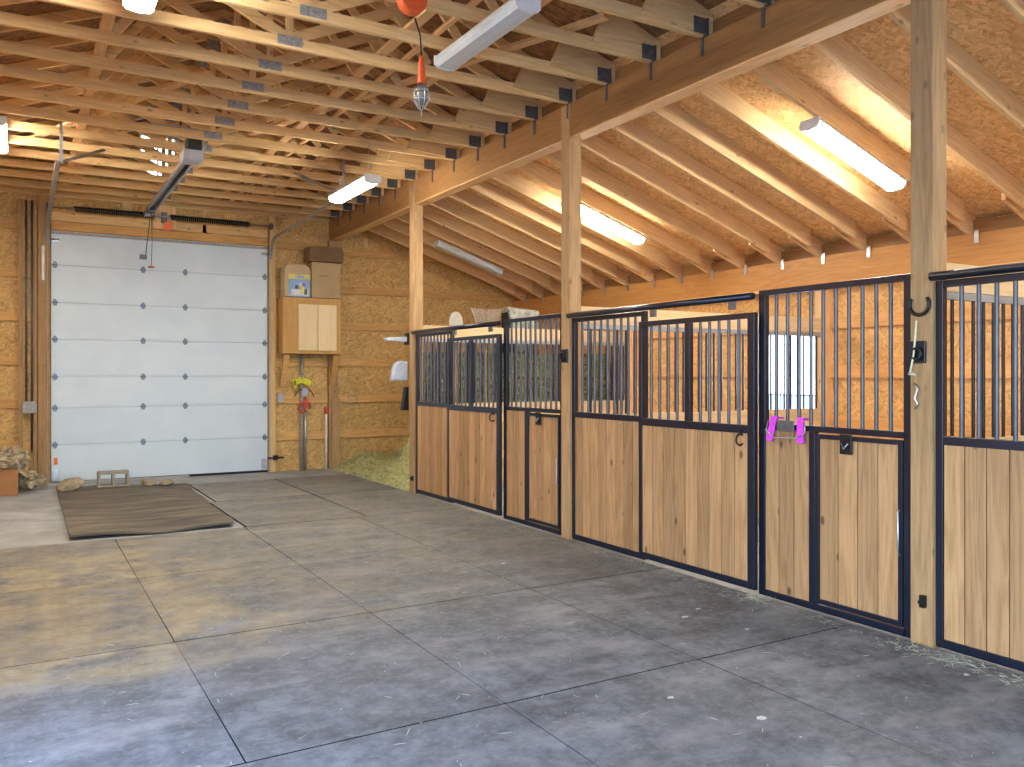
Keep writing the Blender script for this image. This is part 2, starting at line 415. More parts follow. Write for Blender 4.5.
# ---------------------------------------------------------------- posts and beams of the stall line
pn = ['behind the viewpoint', 'with the horseshoe, nearest of the stall line', 'in the middle of the stall line, black bracket on it', 'at the far end of the stalls beside the hay']
for i, y in enumerate(PY):
    if i == 0: continue
    o = MB().box(4.58, 4.72, y - .07, y + .07, -.02, ZT).build('wooden_post', 'post', None, (0, 0, 0), .004)
    tag(o, 'square timber post ' + pn[i], 'post', 'timber posts along the stall fronts')
o = MB().box(4.56, 4.72, WY - .10, WY, -.02, ZB).build('wooden_post', 'post', None, (0, 0, 0), .003)
tag(o, 'timber post against the back wall right of the hanging cabinet', 'post')
bn = ['nearest and highest in the picture', 'between the horseshoe post and the middle post', 'between the middle post and the far post', 'from the far post to the back wall']
for i, y in enumerate(PY):
    y0 = y + .07; y1 = (PY[i + 1] - .07) if i < 3 else WY
    o = MB().box(4.59, 4.712, y0, y1, ZB, ZT).build('header_beam', 'lvl', None, (0, 0, 0), .003)
    MB().box(4.592, 4.74, y0, y1, ZB - .013, ZB - .001).build('lit_underside_strip', 'piney', o)  # pale strip added to paint the lit underside of the beam
    tag(o, 'long dark timber header beam ' + bn[i], 'beam', 'header beams along the post line')
# blocking on top of the header
o = MB().box(4.66, 4.70, YS, WY, ZT, 4.335).build('blocking_board', 'lvl'); tag(o, 'dark blocking board running along the top of the header beams', 'board')

# ---------------------------------------------------------------- roof trusses
TY = [6.73 + .617 * k for k in range(11, -11, -1)]
def truss():
    root = thing('roof_truss', '', 'truss')
    cw = .038
    MB().box(XL, 4.62, -cw / 2, cw / 2, 4.20, 4.292).build('bottom_chord', 'agedx', root)
    def chord(xa, xb):
        m = MB(); m.prism([(xa, roof(xa, -.10)), (xb, roof(xb, -.10)), (xb, roof(xb, -.002)), (xa, roof(xa, -.002))], -cw / 2, cw / 2); return m
    chord(XL, XC).build('top_chord', 'agedx', root)
    chord(XC, 4.60).build('top_chord', 'agedx', root)
    # heel wedge where the chords meet over the beam
    MB().prism([(3.95, 4.25), (4.64, 4.205), (4.64, roof(4.64, -.01)), (4.10, roof(4.10, -.03))], -cw / 2 - .040, -cw / 2 - .001).build('heel_wedge', 'agedx', root)
    MB().bar((XC, 0, 4.29), (XC, 0, 5.32), .032, .055, (1, 0, 0)).build('web', 'agedz', root)
    for s in (1, -1):
        MB().bar((XC + s * .03, 0, 4.29), (XC + s * 1.22, 0, 4.85), .032, .088, (1, 0, 0)).build('web', 'agedx', root)
        MB().bar((XC + s * 1.22, 0, 4.30), (XC + s * .62, 0, 5.08), .030, .07, (1, 0, 0)).build('web', 'agedx', root)
    MB().box(XC - .10, XC + .10, -cw / 2 - .004, -cw / 2 - .001, 4.222, 4.30).build('connector_plate', 'plate', root)
    MB().box(XC - .07, XC + .07, -cw / 2 - .004, -cw / 2 - .001, 5.22, 5.33).build('connector_plate', 'plate', root)
    m = MB().box(4.44, 4.59, -cw / 2 - .048, -cw / 2 - .041, 4.20, 4.32).box(4.572, 4.589, -cw / 2 - .048, cw / 2 + .012, 4.20, 4.33).box(4.575, 4.588, -.012, .012, 4.06, 4.21)
    m.build('hanger_bracket', 'dark_steel', root)
    return root
tr = truss()
for i, y in enumerate(TY):
    o = tr if i == 0 else copy_tree(tr)
    o.location = (0, y, 0)
    o['label'] = 'roof truss over the aisle, ' + ORD[i + 1] + ' counted from the back wall'
    o['group'] = 'roof trusses over the aisle'
# long braces lying on the bottom chords
for x, w, z, lb in ((2.62, .085, 4.36, 'wide brace board lying along the trusses just right of the steel plates'), (2.86, .04, 4.355, 'narrow brace strip lying along the trusses right of the wide brace'),
                    (3.25, .085, 4.36, 'brace board lying along the trusses nearest the header beam'), (.55, .085, 4.36, 'brace board lying along the trusses over the left half of the door')):
    o = MB().box(x, x + w, -1.5, WY - .02, 4.293, 4.293 + .03).build('truss_brace', 'piney'); tag(o, lb, 'brace', 'braces on top of the trusses')
for x0, y0, x1, y1, lb in ((3.9, 5.2, 2.3, 9.8, 'long brace board slanting across the trusses near the hanging work lamp'), (1.5, 8.0, -.5, 12.8, 'long brace board slanting across the trusses over the left of the door')):
    o = MB().bar((x0, y0, 4.34), (x1, y1, 4.34), .085, .03).build('slanting_brace', 'piney'); tag(o, lb, 'brace')

# ---------------------------------------------------------------- lean-to rafters
RY = [6.73 + .617 * k - .02 for k in range(11, -9, -1)]
def rb(x): return roof(x) - .195
def rafter():
    root = thing('rafter', '', 'rafter')
    x1 = 7.98
    MB().prism([(4.725, rb(4.725)), (x1, rb(x1)), (x1, roof(x1) - .003), (4.725, roof(4.725) - .003)], -.019, .019).build('rafter_board', 'rafter', root)
    x0, x2 = 7.75, XO + .12
    zb = rb(XO) - .01
    MB().prism([(x0, rb(x0) + .012), (XO - .02, zb), (x2, zb), (x2, roof(x2) - .003), (x0, roof(x0) - .003)], .075, .113).build('rafter_tail', 'pinex', root)
    MB().box(XO - .012, XO - .003, -.012, .034, 2.90, zb + .03).build('rafter_tie', 'galv', root)
    return root
rf = rafter()
for i, y in enumerate(RY):
    o = rf if i == 0 else copy_tree(rf)
    o.location = (0, y, 0)
    o['label'] = 'pine rafter under the lean-to roof, ' + ORD[i + 1] + ' counted from the back wall'
    o['group'] = 'lean-to rafters'
OZ0, OZ1 = 2.66, 2.995
o = MB().box(XO, XO + .04, YS, 8.60, OZ0, OZ1).box(XO, XO + .04, 8.604, WY, OZ0, OZ1).box(XO + .045, XO + .085, YS, WY, OZ0 + .01, OZ1).build('eave_beam', 'outer_beam'); tag(o, 'deep orange-brown beam carrying the low ends of the lean-to rafters', 'beam')
o = MB().box(XO + .045, XO + .085, YS, WY, OZ1 + .002, 3.13).build('eave_blocking', 'lvl'); tag(o, 'blocking boards between rafter tails above the eave beam', 'board')
o = MB().box(XO - .03, XO + .01, YS, WY, OZ0 - .035, OZ0 - .002).build('ledger_strip', 'piney'); tag(o, 'light strip along the underside of the eave beam', 'strip')
for i, y in enumerate(PY[1:]):
    o = MB().box(XO - .01, XO + .13, y - .07, y + .07, -.02, OZ0 - .04).build('eave_post', 'pinez'); tag(o, 'post under the eave beam ' + ['behind the nearest stall partition', 'behind the middle stall partition', 'behind the far stall partition'][i], 'post', 'posts under the eave beam')

# outer wall girts
gz = [.55, 1.06, 1.62, 2.14, 2.52]
for j, (y0, y1, nm) in enumerate(((PY[0] + .07, PY[1] - .07, 'nearest stall'), (PY[1] + .07, PY[2] - .07, 'middle stall'), (PY[2] + .07, PY[3] - .07, 'far stall'))):
    for i, z in enumerate((.55, 1.02, 1.62, 2.20)):
        zs = z
        if j == 2 and VZ0 < z < VZ1:
            o = MB().box(xo - .04, xo - .002, y0, VY0 - .02, zs - .07, zs + .07).box(xo - .04, xo - .002, VY1 + .02, y1, zs - .07, zs + .07).build('wall_girt', 'girty')
        else:
            o = MB().box(xo - .04, xo - .002, y0, y1, zs - .07, zs + .07).build('wall_girt', 'girty')
        tag(o, 'orange horizontal girt on the outer wall of the %s, %s from the floor' % (nm, ORD[i + 1]), 'girt', 'outer wall girts')

# gable wall girts, jambs and header boards
def girt(x0, x1, z, lb, h=.13):
    o = MB().box(x0, x1, WY - .04, WY - .001, z - h / 2, z + h / 2).build('wall_girt', 'girt', None, (0, 0, 0), .003); tag(o, lb, 'girt', 'girts on the back wall')
zz = [.56, 1.17, 1.79, 2.42, 3.05, 3.74]
for i, z in enumerate(zz):
    girt(XL, .20, z, 'horizontal board on the back wall left of the door, %s from the floor' % ORD[i + 1])
    girt(DX1 + .12, 4.555, z, 'horizontal board on the back wall under or behind the cabinet, %s from the floor' % ORD[i + 1])
    girt(4.722, XO - .02, z if z < 3.6 else 3.70, 'horizontal board on the back wall behind the hay, %s from the floor' % ORD[i + 1])
def trim(k, x0, x1, z0, z1, mt, d=.05, nm=None):
    o = MB().box(x0, x1, WY - d, WY - .001, z0, z1).build('trim_%d' % k, mt, None, (0, 0, 0), .003); return struct(o)
trim(1, .245, DX0 - .02, -.02, 4.19, 'post', .09)
trim(2, DX1 + .015, DX1 + .115, -.02, 4.19, 'agedz', .09)
trim(3, DX0, DX1, DZ + .005, DZ + .13, 'girt', .05)
trim(4, DX0, DX1, DZ + .14, DZ + .27, 'agedx', .03)
trim(5, 1.79, 2.12, DZ + .14, 4.19, 'pinez', .08)
trim(6, 1.36, 1.50, DZ + .28, 4.19, 'agedz', .05)
trim(7, 2.52, 2.58, DZ + .14, 4.19, 'agedz', .03)
trim(8, XL, 4.58, 4.19, 4.33, 'agedx', .05)
trim(9, 5.2, 5.2 + .09, 3.8, roof(5.2) - .22, 'agedz', .03)

# ---------------------------------------------------------------- overhead door
door = thing('door_1', 'tall white sectional overhead door in the back wall', 'door', (DX0, WY - .02, 0)); door['kind'] = 'structure'
hs = [.54, .54, .455, .55, .535, .55, .50]; W = DX1 - DX0
z = .015; zj = []
sc_ = (DZ - .015) / sum(hs)
for i, h in enumerate(hs):
    h *= sc_
    m = MB().box(.004, W - .004, 0, .045, z + .002, z + h - .002)
    m.box(.03, W - .03, -.003, .0, z + .035, z + h - .035)
    m.build('door_section', 'door_skin', door, (0, 0, 0), .002)
    z += h; zj.append(z)
MB().box(-.12, W + .12, .125, .14, -.02, DZ + .12).build('door_light_block', 'door_skin', door)  # unseen sheet added behind the door to stop sky light leaking in
MB().box(0, W, .0, .05, -.02, .014).build('bottom_seal', 'rubberseal', door)
MB().box(.0, W, -.012, .0, DZ - .05, DZ - .01).build('top_strut', 'plate', door)
for zi in zj[:-1]:
    for xh in (.05, 1.24, 1.85, W - .05):
        m = MB().box(xh - .035, xh + .035, -.008, -.003, zi - .01, zi + .012)
        m.prism([(xh - .02, zi - .05), (xh + .02, zi - .05), (xh + .035, zi - .01), (xh - .035, zi - .01)], -.008, -.003)
        m.prism([(xh - .035, zi + .012), (xh + .035, zi + .012), (xh + .012, zi + .05), (xh - .012, zi + .05)], -.008, -.003)
        m.tube([(xh - .04, -.012, zi), (xh + .04, -.012, zi)], .008, 8)
        m.build('hinge', 'hinge_blue', door)
for xh in (.05, W - .05):
    MB().box(xh - .045, xh + .045, -.02, -.003, DZ - .17, DZ - .09).tube([(xh - .06, -.03, DZ - .13), (xh + .06, -.03, DZ - .13)], .014, 8).build('top_roller', 'galv', door)
MB().box(.02, .10, -.03, -.003, .03, .20).build('bottom_bracket', 'galv', door)
MB().box(W - .10, W - .02, -.03, -.003, .03, .20).build('bottom_bracket', 'galv', door)
MB().box(.035, .085, -.010, -.004, .27, .37).build('red_sticker', 'orange_tag', door)
MB().tube([(1.24, -.03, 0.0), (1.24, -.03, 0.0001)], .001, 4)
MB().box(1.19, 1.29, -.02, -.003, DZ - .34, DZ - .27).build('opener_bracket', 'dark_steel', door)

def track(x, s, lb):
    r = thing('door_track', lb, 'track', (x, WY - .08, 0), 'overhead door tracks')
    pts = [(0, 0, 0), (0, 0, 3.45)]
    for k in range(1, 7):
        a = PI / 2 * k / 6; pts.append((0, -.36 * (1 - math.cos(a)), 3.45 + .36 * math.sin(a)))
    pts.append((0, -3.75, 3.86))
    m = MB()
    for q in range(len(pts) - 1):
        m.bar(pts[q], pts[q + 1], .05, .012, (0, 1, 0) if q == 0 else (0, 0, 1))
        m.bar(pts[q], pts[q + 1], .008, .035, (0, 1, 0) if q == 0 else (0, 0, 1))
    m.build('rail', 'plate', r)
    MB().bar((s * .03, -3.68, 3.86), (s * .03, -3.68, 4.29), .035, .004, (0, 1, 0)).build('hanger_strap', 'galv', r)
    MB().bar((s * .035, -3.68, 3.87), (s * .5, -3.1, 4.2), .035, .004, (0, 1, 0)).build('hanger_strut', 'galv', r)
    for zz_ in (.5, 1.2, 1.9, 2.6, 3.2):
        MB().box(-s * .06 - .02, -s * .06 + .02, .02, .07, zz_ - .025, zz_ + .025).build('clip', 'plate', r)
    return r
track(DX0 - .045, 1, 'steel roller track left of the overhead door, rising and bending under the trusses')
track(DX1 + .03, -1, 'steel roller track right of the overhead door, rising toward the lit lamp')
# torsion spring and shaft
r = thing('torsion_spring', 'black coil spring on a steel shaft above the overhead door', 'spring', (DX0, WY - .12, 4.02))
MB().tube([(-.05, 0, 0), (W + .06, 0, 0)], .012, 8).build('shaft', 'galv', r)
for a, b in ((.30, 1.38), (1.62, 2.82)):
    pts = []; n = int((b - a) / .028)
    for k in range(n * 6 + 1):
        t = 2 * PI * k / 6; pts.append((a + (b - a) * k / (n * 6), 1.25 * .030 * math.cos(t), 1.25 * .030 * math.sin(t)))
    MB().tube(pts, .010, 5).build('coil', 'black', r)
for xx in (-.04, W + .03):
    MB().tube([(xx - .02, 0, 0), (xx + .02, 0, 0)], .055, 16).build('cable_drum', 'dark_steel', r)
MB().box(1.49, 1.57, -.01, .11, -.09, .07).build('center_bracket', 'dark_steel', r)
o = MB().box(DX0 + 1.52, DX0 + 1.635, WY - .15, WY - .147, 3.80, 3.94).build('warning_tag', 'orange_tag'); tag(o, 'orange warning tag hanging below the torsion spring', 'tag')

# opener
r = thing('garage_door_opener', 'ceiling-mounted door opener with long rail above the door', 'door opener', (1.70, 10.1, 4.08))
m = MB().box(-.11, .11, -.15, .12, -.085, .04); m.build('housing', 'bluegrey', r, (0, 0, 0), .02)
m = MB().box(-.06, .10, -.12, .08, .04, .19); m.build('motor_cover', 'blackplastic', r, (0, 0, 0), .02)
m = MB().bar((0, .10, 0), (0, 3.68, -.02), .06, .012).bar((-.05, .10, -.02), (-.05, 3.68, -.04), .026, .05).bar((.05, .10, -.02), (.05, 3.68, -.04), .026, .05); m.build('rail', 'rail_grey', r)
MB().tube([(-.008, .15, -.045), (-.008, 3.7, -.06)], .006, 6).tube([(.008, .15, -.045), (.008, 3.7, -.06)], .006, 6).build('chain', 'black', r)
MB().box(-.05, .05, 3.60, 3.70, -.10, .02).build('header_bracket', 'galv', r)
MB().bar((-.45, -.05, .29), (.45, -.05, .29), .04, .004).bar((-.45, -.03, .27), (.45, -.03, .27), .004, .04).build('mounting_angle', 'galv', r)
MB().bar((-.12, -.05, .06), (-.22, -.05, .28), .03, .004, (0, 1, 0)).bar((.12, -.05, .06), (.2, -.05, .28), .03, .004, (0, 1, 0)).build('hanger_strap', 'galv', r)
MB().box(-.05, .05, 3.30, 3.44, -.09, -.03).build('trolley', 'dark_steel', r)
MB().bar((0, 3.40, -.08), (-.02, 3.80, -.66), .03, .008, (1, 0, 0)).build('door_arm', 'dark_steel', r)
r2 = thing('pull_cord', 'thin cord with small red handle hanging from the opener rail', 'cord', (1.70, 13.42, 3.98))
MB().tube([(0, 0, 0), (.01, 0, -.42), (0, .0, -.78)], .004, 6).build('cord', 'black', r2)
MB().tube([(-.04, 0, -.80), (.04, 0, -.80)], .013, 8).build('handle', 'red', r2)

# ---------------------------------------------------------------- lamps
def lamp(kind, x, y, z, along, slope=0, lit=True, lb='', L=1.26, w=.20):
    r = thing('ceiling_lamp', lb, 'lamp', (x, y, z), 'wraparound tube lamps')
    # local: length on X, hangs below z=0
    h = L / 2
    prof = [(-w * .42, 0), (w * .42, 0), (w * .5, -.03), (w * .46, -.035), (-w * .46, -.035), (-w * .5, -.03)]
    def ext(pf, a, b):
        mb = MB(); n = len(pf); mb.v = [(a, p, q) for p, q in pf] + [(b, p, q) for p, q in pf]
        mb.f = [tuple(range(n))[::-1], tuple(range(n, 2 * n))] + [(i, (i + 1) % n, n + (i + 1) % n, n + i) for i in range(n)]
        mb.sm = [False] * (n + 2); return mb
    ext(prof, -h, h).build('housing', 'white_paint', r)
    lens = [(-w * .47, -.036), (w * .47, -.036), (w * .47, -.065), (w * .36, -.088), (0, -.098), (-w * .36, -.088), (-w * .47, -.065)]
    ext(lens, -h + .02, h - .02).build('diffuser', ('lamp_warm' if kind == 'w' else 'lamp_aisle') if lit else 'diff_off', r)
    cap = [(-w * .5, 0), (w * .5, 0), (w * .5, -.068), (w * .38, -.093), (0, -.103), (-w * .38, -.093), (-w * .5, -.068)]
    ext(cap, -h - .004, -h + .018).build('end_cap', 'white_paint', r); ext(cap, h - .018, h + .004).build('end_cap', 'white_paint', r)
    if along == 'y': r.rotation_euler = (0, 0, PI / 2)
    else: r.rotation_euler = (0, math.atan(.33), 0)
    return r
zc = 4.195
lamp('a', 2.94, 5.42, 4.11, 'y', lit=False, lb='long white tube lamp, unlit, under the trusses beside the hanging work lamp')
lb_ = lamp('a', 3.45, 9.60, 3.84, 'y', lb='lit tube lamp under the trusses near the far post and back wall')
lamp('a', .72, 5.72, zc, 'y', lb='lit tube lamp cut off by the top edge above the left of the aisle')
lamp('a', -.20, 10.55, zc, 'y', lb='lit tube lamp cut off at the left edge beside the door track')
for q in (-.5, .5): MB().tube([(q, 0, 0), (q, 0, .37)], .005, 6).build('hanging_chain', 'galv', lb_)
def rlamp(x, y, lit, lb): lamp('w', x, y, rb(x) - .004, 'x', lit=lit, lb=lb)
rlamp(6.50, 12.46, False, 'unlit white tube lamp on the lean-to rafters near the back wall')
rlamp(6.47, 8.66, True, 'lit tube lamp on the lean-to rafters right of the middle post')
rlamp(6.47, 4.93, True, 'largest lit tube lamp on the lean-to rafters left of the nearest post')
rlamp(6.47, 1.2, True, 'lit tube lamp on the lean-to rafters over the nearest stall')

# cord reel and work lamp
r = thing('cord_reel', 'orange round cord reel fixed under the trusses', 'cord reel', (2.33, 5.32, 4.155))
MB().tube([(0, -.045, 0), (0, .045, 0)], .10, 24).build('drum', 'orange', r, (0, 0, 0), .01)
MB().bar((0, 0, .0), (0, 0, .09), .03, .11, (0, 1, 0)).build('mount', 'black', r)
r = thing('work_lamp', 'caged work lamp with orange handle hanging on a black cord', 'lamp', (2.38, 5.27, 3.40))
MB().tube([(0, 0, .36), (-.01, 0, .5), (-.04, .02, .62)], .006, 8).build('cord', 'black', r)
MB().tube([(0, 0, .17), (0, 0, .19), (0, 0, .33), (0, 0, .36)], .02, 12, True, [.034, .030, .020, .014]).build('handle', 'orange', r)
m = MB()
for k in range(8):
    a = 2 * PI * k / 8; c, s = math.cos(a), math.sin(a)
    m.tube([(.02 * c, .02 * s, .17), (.05 * c, .05 * s, .13), (.055 * c, .055 * s, .06), (.02 * c, .02 * s, 0)], .004, 5)
m.torus((0, 0, .12), .052, .004, ax='z').torus((0, 0, .06), .056, .004, ax='z').tube([(0, 0, 0), (0, 0, -.05)], .004, 5)
m.build('cage', 'galv', r)
MB().tube([(0, 0, .03), (0, 0, .06), (0, 0, .12), (0, 0, .16)], .03, 12, True, [.02, .04, .038, .015]).build('bulb', 'silver_bag', r)

# ---------------------------------------------------------------- stall fronts
def planks(x0, x1, y0, y1, z0, z1, wd=.131):
    m = MB(); n = max(1, round((y1 - y0) / wd)); w = (y1 - y0) / n
    for k in range(n):
        a, b = y0 + k * w + .0028, y0 + (k + 1) * w - .0028
        m.box(x0, x1, a, b, z0, z1)
    m.box(x1 + .001, x1 + .006, y0, y1, z0, z1)
    return m
def bars(root, x, ys, z0, z1, r=.0125, mat='bar'):
    for y in ys: MB().tube([(x, y, z0), (x, y, z1)], r, 8, False).build('bar', mat, root)
def lin(a, b, n): return [a + (b - a) * (k + 1) / (n + 1) for k in range(n)]
FX = 4.63     # centre of fixed steel frames (world X); parts are local to the thing's base point
def frame_box(m, y0, y1, z0, z1, w=.045, d=.045):     # rectangle of square tube
    h = d / 2
    m.box(-h, h, y0, y0 + w, z0, z1); m.box(-h, h, y1 - w, y1, z0, z1)
    m.box(-h, h, y0 + w, y1 - w, z0, z0 + w); m.box(-h, h, y0 + w, y1 - w, z1 - w, z1)
def stall(yp, names, gname):
    # yp: centre of the post at the far end. local y is measured back toward the viewer (negative)
    y = yp - .07
    # fixed panel
    r = thing('stall_panel', names[0], 'stall panel', (FX, y, 0), gname[0])
    L = 1.09; m = MB(); h = .022
    m.box(-h, h, -.045, -.002, .0, 2.09); m.box(-h, h, -L, -L + .045, 0, 2.09); m.box(-h, h, -L + .045, -.045, 0, .05); m.box(-h, h, -L + .045, -.045, 1.155, 1.205); m.box(-h, h, -L + .045, -.045, 2.05, 2.09)
    m.build('frame', 'navy', r, (0, 0, 0), .003)
    planks(-.014, .012, -L + .045, -.045, .05, 1.155).build('plank_infill', 'plank', r, (0, 0, 0), .004)
    bars(r, 0, lin(-L + .045, -.045, 9), 1.205, 2.05)
    rail = thing('track_rail', names[3], 'rail', (4.565, y, 2.115), gname[3])
    MB().tube([(0, -.0, 0), (0, -2.36, 0)], .026, 14).build('tube', 'navy', rail)
    for q in (-1.25, -2.15): MB().box(-.006, .02, q - .03, q + .03, -.085, -.02).build('hanger', 'dark_steel', rail)
    # sliding door
    yd = y - 1.09; D = 1.30
    r = thing('sliding_stall_door', names[1], 'stall door', (4.565, yd, 0), gname[1])
    m = MB(); h = .02
    m.box(-h, h, -.04, 0, .035, 1.995); m.box(-h, h, -D, -D + .065, .035, 1.995)
    m.box(-h, h, -D + .065, -.04, .035, .085); m.box(-h, h, -D + .065, -.04, 1.135, 1.195); m.box(-h, h, -D + .065, -.04, 1.955, 1.995)
    cs = -.60
    m.box(-h, h, cs - .03, cs + .03, 1.195, 1.955)
    m.build('frame', 'navy', r, (0, 0, 0), .003)
    planks(-.012, .012, -D + .065, -.04, .085, 1.135).build('plank_infill', 'plank', r, (0, 0, 0), .004)
    bars(r, 0, lin(cs + .03, -.04, 4), 1.195, 1.955); bars(r, 0, lin(-D + .065, cs - .03, 5), 1.195, 1.955)
    MB().torus((-.035, -D + .12, 1.09), .04, .007, ax='y').tube([(-.02, -D + .12, 1.15), (-.035, -D + .12, 1.13)], .007, 6).build('ring_handle', 'black', r)
    # jamb and feed panel
    yf = yd - D + .015; F = yf - (PY[PY.index(yp) - 1] + .075)
    r = thing('feed_gate', names[2], 'stall panel', (FX, yf, 0), gname[2])
    m = MB(); h = .022
    dv = -.47
    m.box(-h, h, -.06, 0, 0, 2.15); m.box(-h, h, -F, -F + .06, 0, 2.15)
    m.box(-h, h, -F + .045, -.045, 0, .045); m.box(-h, h, -F + .045, -.045, 1.175, 1.215); m.box(-h, h, -F + .045, -.045, 2.11, 2.15)
    m.box(-h, h, dv - .025, dv + .025, .045, 1.175)
    m.build('frame', 'navy', r, (0, 0, 0), .003)
    planks(-.014, .012, dv + .025, -.045, .045, 1.175, .14).build('plank_infill', 'plank', r, (0, 0, 0), .004)
    bars(r, 0, lin(-F + .06, -.045, 10), 1.215, 2.11)
    fd = MB(); a, b = -F + .062, dv - .03
    fd.box(-.03, -.004, a, a + .03, .055, 1.165); fd.box(-.03, -.004, b - .03, b, .055, 1.165); fd.box(-.03, -.004, a + .03, b - .03, .055, .085); fd.box(-.03, -.004, a + .03, b - .03, 1.135, 1.165)
    fdo = fd.build('feed_door', 'navy', r, (0, 0, 0), .002)
    planks(-.018, -.006, a + .03, b - .03, .085, 1.135, .145).build('plank_infill', 'plank', fdo, (0, 0, 0), .004)
    mid = (a + b) / 2 + .07
    m = MB().box(-.045, -.031, mid - .045, mid + .045, 1.05, 1.175); m.build('latch', 'black', fdo, (0, 0, 0), .004)
    MB().tube([(-.052, mid - .025, 1.12), (-.06, mid, 1.085), (-.052, mid + .025, 1.12)], .006, 6).build('latch_loop', 'galv', fdo)
    MB().tube([(-.035, a + .012, .75), (-.055, a + .012, .74), (-.055, a + .012, .50), (-.035, a + .012, .48)], .005, 6).build('pull_wire', 'galv', fdo)
    for q in (r, ): pass
    return
SZ = 1.018
gn = ('fixed barred stall panels', 'sliding stall doors', 'feed-door stall panels', 'tubular track rails of the stalls')
stall(PY[3], ('fixed barred panel beside the far post and the hay, wood below', 'sliding barred door of the far stall, wood planks below', 'far feed-door panel left of the middle post, black latch', 'black tube track over the far stall door'), gn)
stall(PY[2], ('fixed barred panel just right of the middle post', 'sliding barred door of the middle stall with ring handle', 'feed-door panel with magenta straps, left of horseshoe post', 'black tube track over the middle stall door'), gn)
stall(PY[1], ('fixed barred panel right of the horseshoe post, cut by right edge', 'sliding barred door of the nearest stall beyond the right edge', 'feed-door panel of the nearest stall beyond the right edge', 'black tube track right of the horseshoe post'), gn)

for o in list(COL.objects):
    if o.parent is None and o.name.split('.')[0] in ('stall_panel', 'sliding_stall_door', 'feed_gate'): o.scale.z = SZ
    if o.name.split('.')[0] == 'track_rail': o.location.z = 2.150
# partitions between the stalls
def partition(y):
    r = thing('stall_partition', '', 'partition', (4.725, y, 0), 'barred partitions between stalls')
    L = XO - 4.74
    MB().box(0, L, -.02, .02, 2.045, 2.215).build('top_board', 'cream', r, (0, 0, 0), .003)
    MB().box(0, L, -.02, .02, 2.00, 2.043).build('upper_rail', 'rail_grey', r)
    for k in range(32):
        x = .05 + (L - .1) * k / 31; MB().tube([(x, 0, 1.16), (x, 0, 2.0)], .012, 6, False).build('bar', 'navy', r)
    MB().box(0, L, -.02, .02, 1.02, 1.165).build('lower_board', 'cream', r, (0, 0, 0), .003)
    m = MB(); n = 8
    for k in range(n): m.box(0, L, -.019, .019, .0 + k * 1.02 / n + .002, (k + 1) * 1.02 / n - .002)
    m.build('plank_infill', 'agedx', r)
    return r
p0 = partition(PY[1]); p0.scale.z = SZ; p0['label'] = 'barred partition between the nearest and middle stalls, behind the horseshoe post'
p1 = copy_tree(p0); p1.location.y = PY[2]; p1['label'] = 'barred partition between the middle and far stalls, window seen through it'
p2 = copy_tree(p0); p2.location.y = PY[3]; p2['label'] = 'barred partition in front of the stacked hay bales'

# small things on the fronts
r = thing('horseshoe', 'iron horseshoe fixed open end up on the nearest post', 'horseshoe', (4.566, 3.045, 1.995))
MB().torus((0, 0, 0), .062, .011, PI * .80 + .0, PI * 2.2, 'x', 20, 8).build('shoe', 'black', r)
r = thing('door_latch', 'black latch bracket on the nearest post under the horseshoe', 'latch', (4.575, 3.06, 1.72))
MB().box(-.012, .004, -.055, .055, -.07, .06).build('back_plate', 'navy', r, (0, 0, 0), .004)
MB().torus((-.03, -.01, -.015), .032, .009, 0, 2 * PI, 'x').build('ring', 'black', r)
r = thing('door_latch', 'round black latch bracket on the middle post', 'latch', (4.575, 6.77, 1.76))
MB().box(-.012, .004, -.05, .05, -.06, .07).build('back_plate', 'navy', r, (0, 0, 0), .004)
MB().torus((-.03, -.0, -.0), .035, .010, 0, 2 * PI, 'x').build('ring', 'black', r)
o = MB().tube([(4.55, 3.05, 1.90), (4.545, 3.055, 1.80), (4.545, 3.065, 1.70), (4.535, 3.08, 1.60), (4.545, 3.10, 1.585), (4.55, 3.05, 1.58), (4.545, 3.09, 1.60)], .006, 6).build('twine', 'rope'); tag(o, 'pale twine hanging from the horseshoe down the nearest post', 'twine')
o = MB().tube([(4.565, 3.075, 1.53), (4.56, 3.05, 1.50), (4.56, 3.07, 1.44), (4.56, 3.05, 1.41), (4.565, 3.07, 1.38)], .006, 6).build('wire_hook', 'galv'); tag(o, 'bent wire hook on the nearest post under the latch', 'hook')
o = MB().box(4.55, 4.58, 3.005, 3.035, .22, .29).tube([(4.565, 3.02, .255), (4.53, 3.02, .255)], .012, 8).build('floor_bolt', 'black'); tag(o, 'black bolt low on the horseshoe post', 'bolt')
o = MB().box(4.55, 4.58, 10.40, 10.43, .16, .22).tube([(4.565, 10.415, .19), (4.53, 10.415, .19)], .012, 8).build('floor_bolt', 'black'); tag(o, 'black bolt low on the far post beside the hay', 'bolt')
def strap(y0, y1, lb):
    m = MB(); ya = y0; w = .055
    pts = [(4.590, y0, 1.26), (4.583, y0, 1.30), (4.596, y0, 1.315)]
    m.bar((4.59, y0, 1.285), (4.578, y1, 1.115), w, .012, (1, 0, 0)); m.bar((4.592, y0, 1.285), (4.665, y0, 1.275), w, .012, (0, 0, 1))
    o = m.build('magenta_strap', 'magenta', None, (0, 0, 0), .004); tag(o, lb, 'strap', 'magenta straps over the stall rail')
strap(4.165, 4.20, 'magenta strap folded over the rail, the one nearer the sliding door')
strap(3.935, 3.925, 'magenta strap folded over the rail, the one nearer the feed door')
r = thing('strap_holder', 'dark wire holder on the rail between the magenta straps', 'holder', (4.60, 4.05, 1.19))
MB().box(-.03, -.02, -.075, .075, .0, .075).build('plate', 'dark_steel', r, (0, 0, 0), .003)
MB().tube([(-.02, -.16, .07), (-.03, -.17, .0), (-.03, -.1, -.04), (-.03, .1, -.05), (-.03, .17, .0), (-.02, .16, .07)], .005, 6).build('wire', 'galv', r)

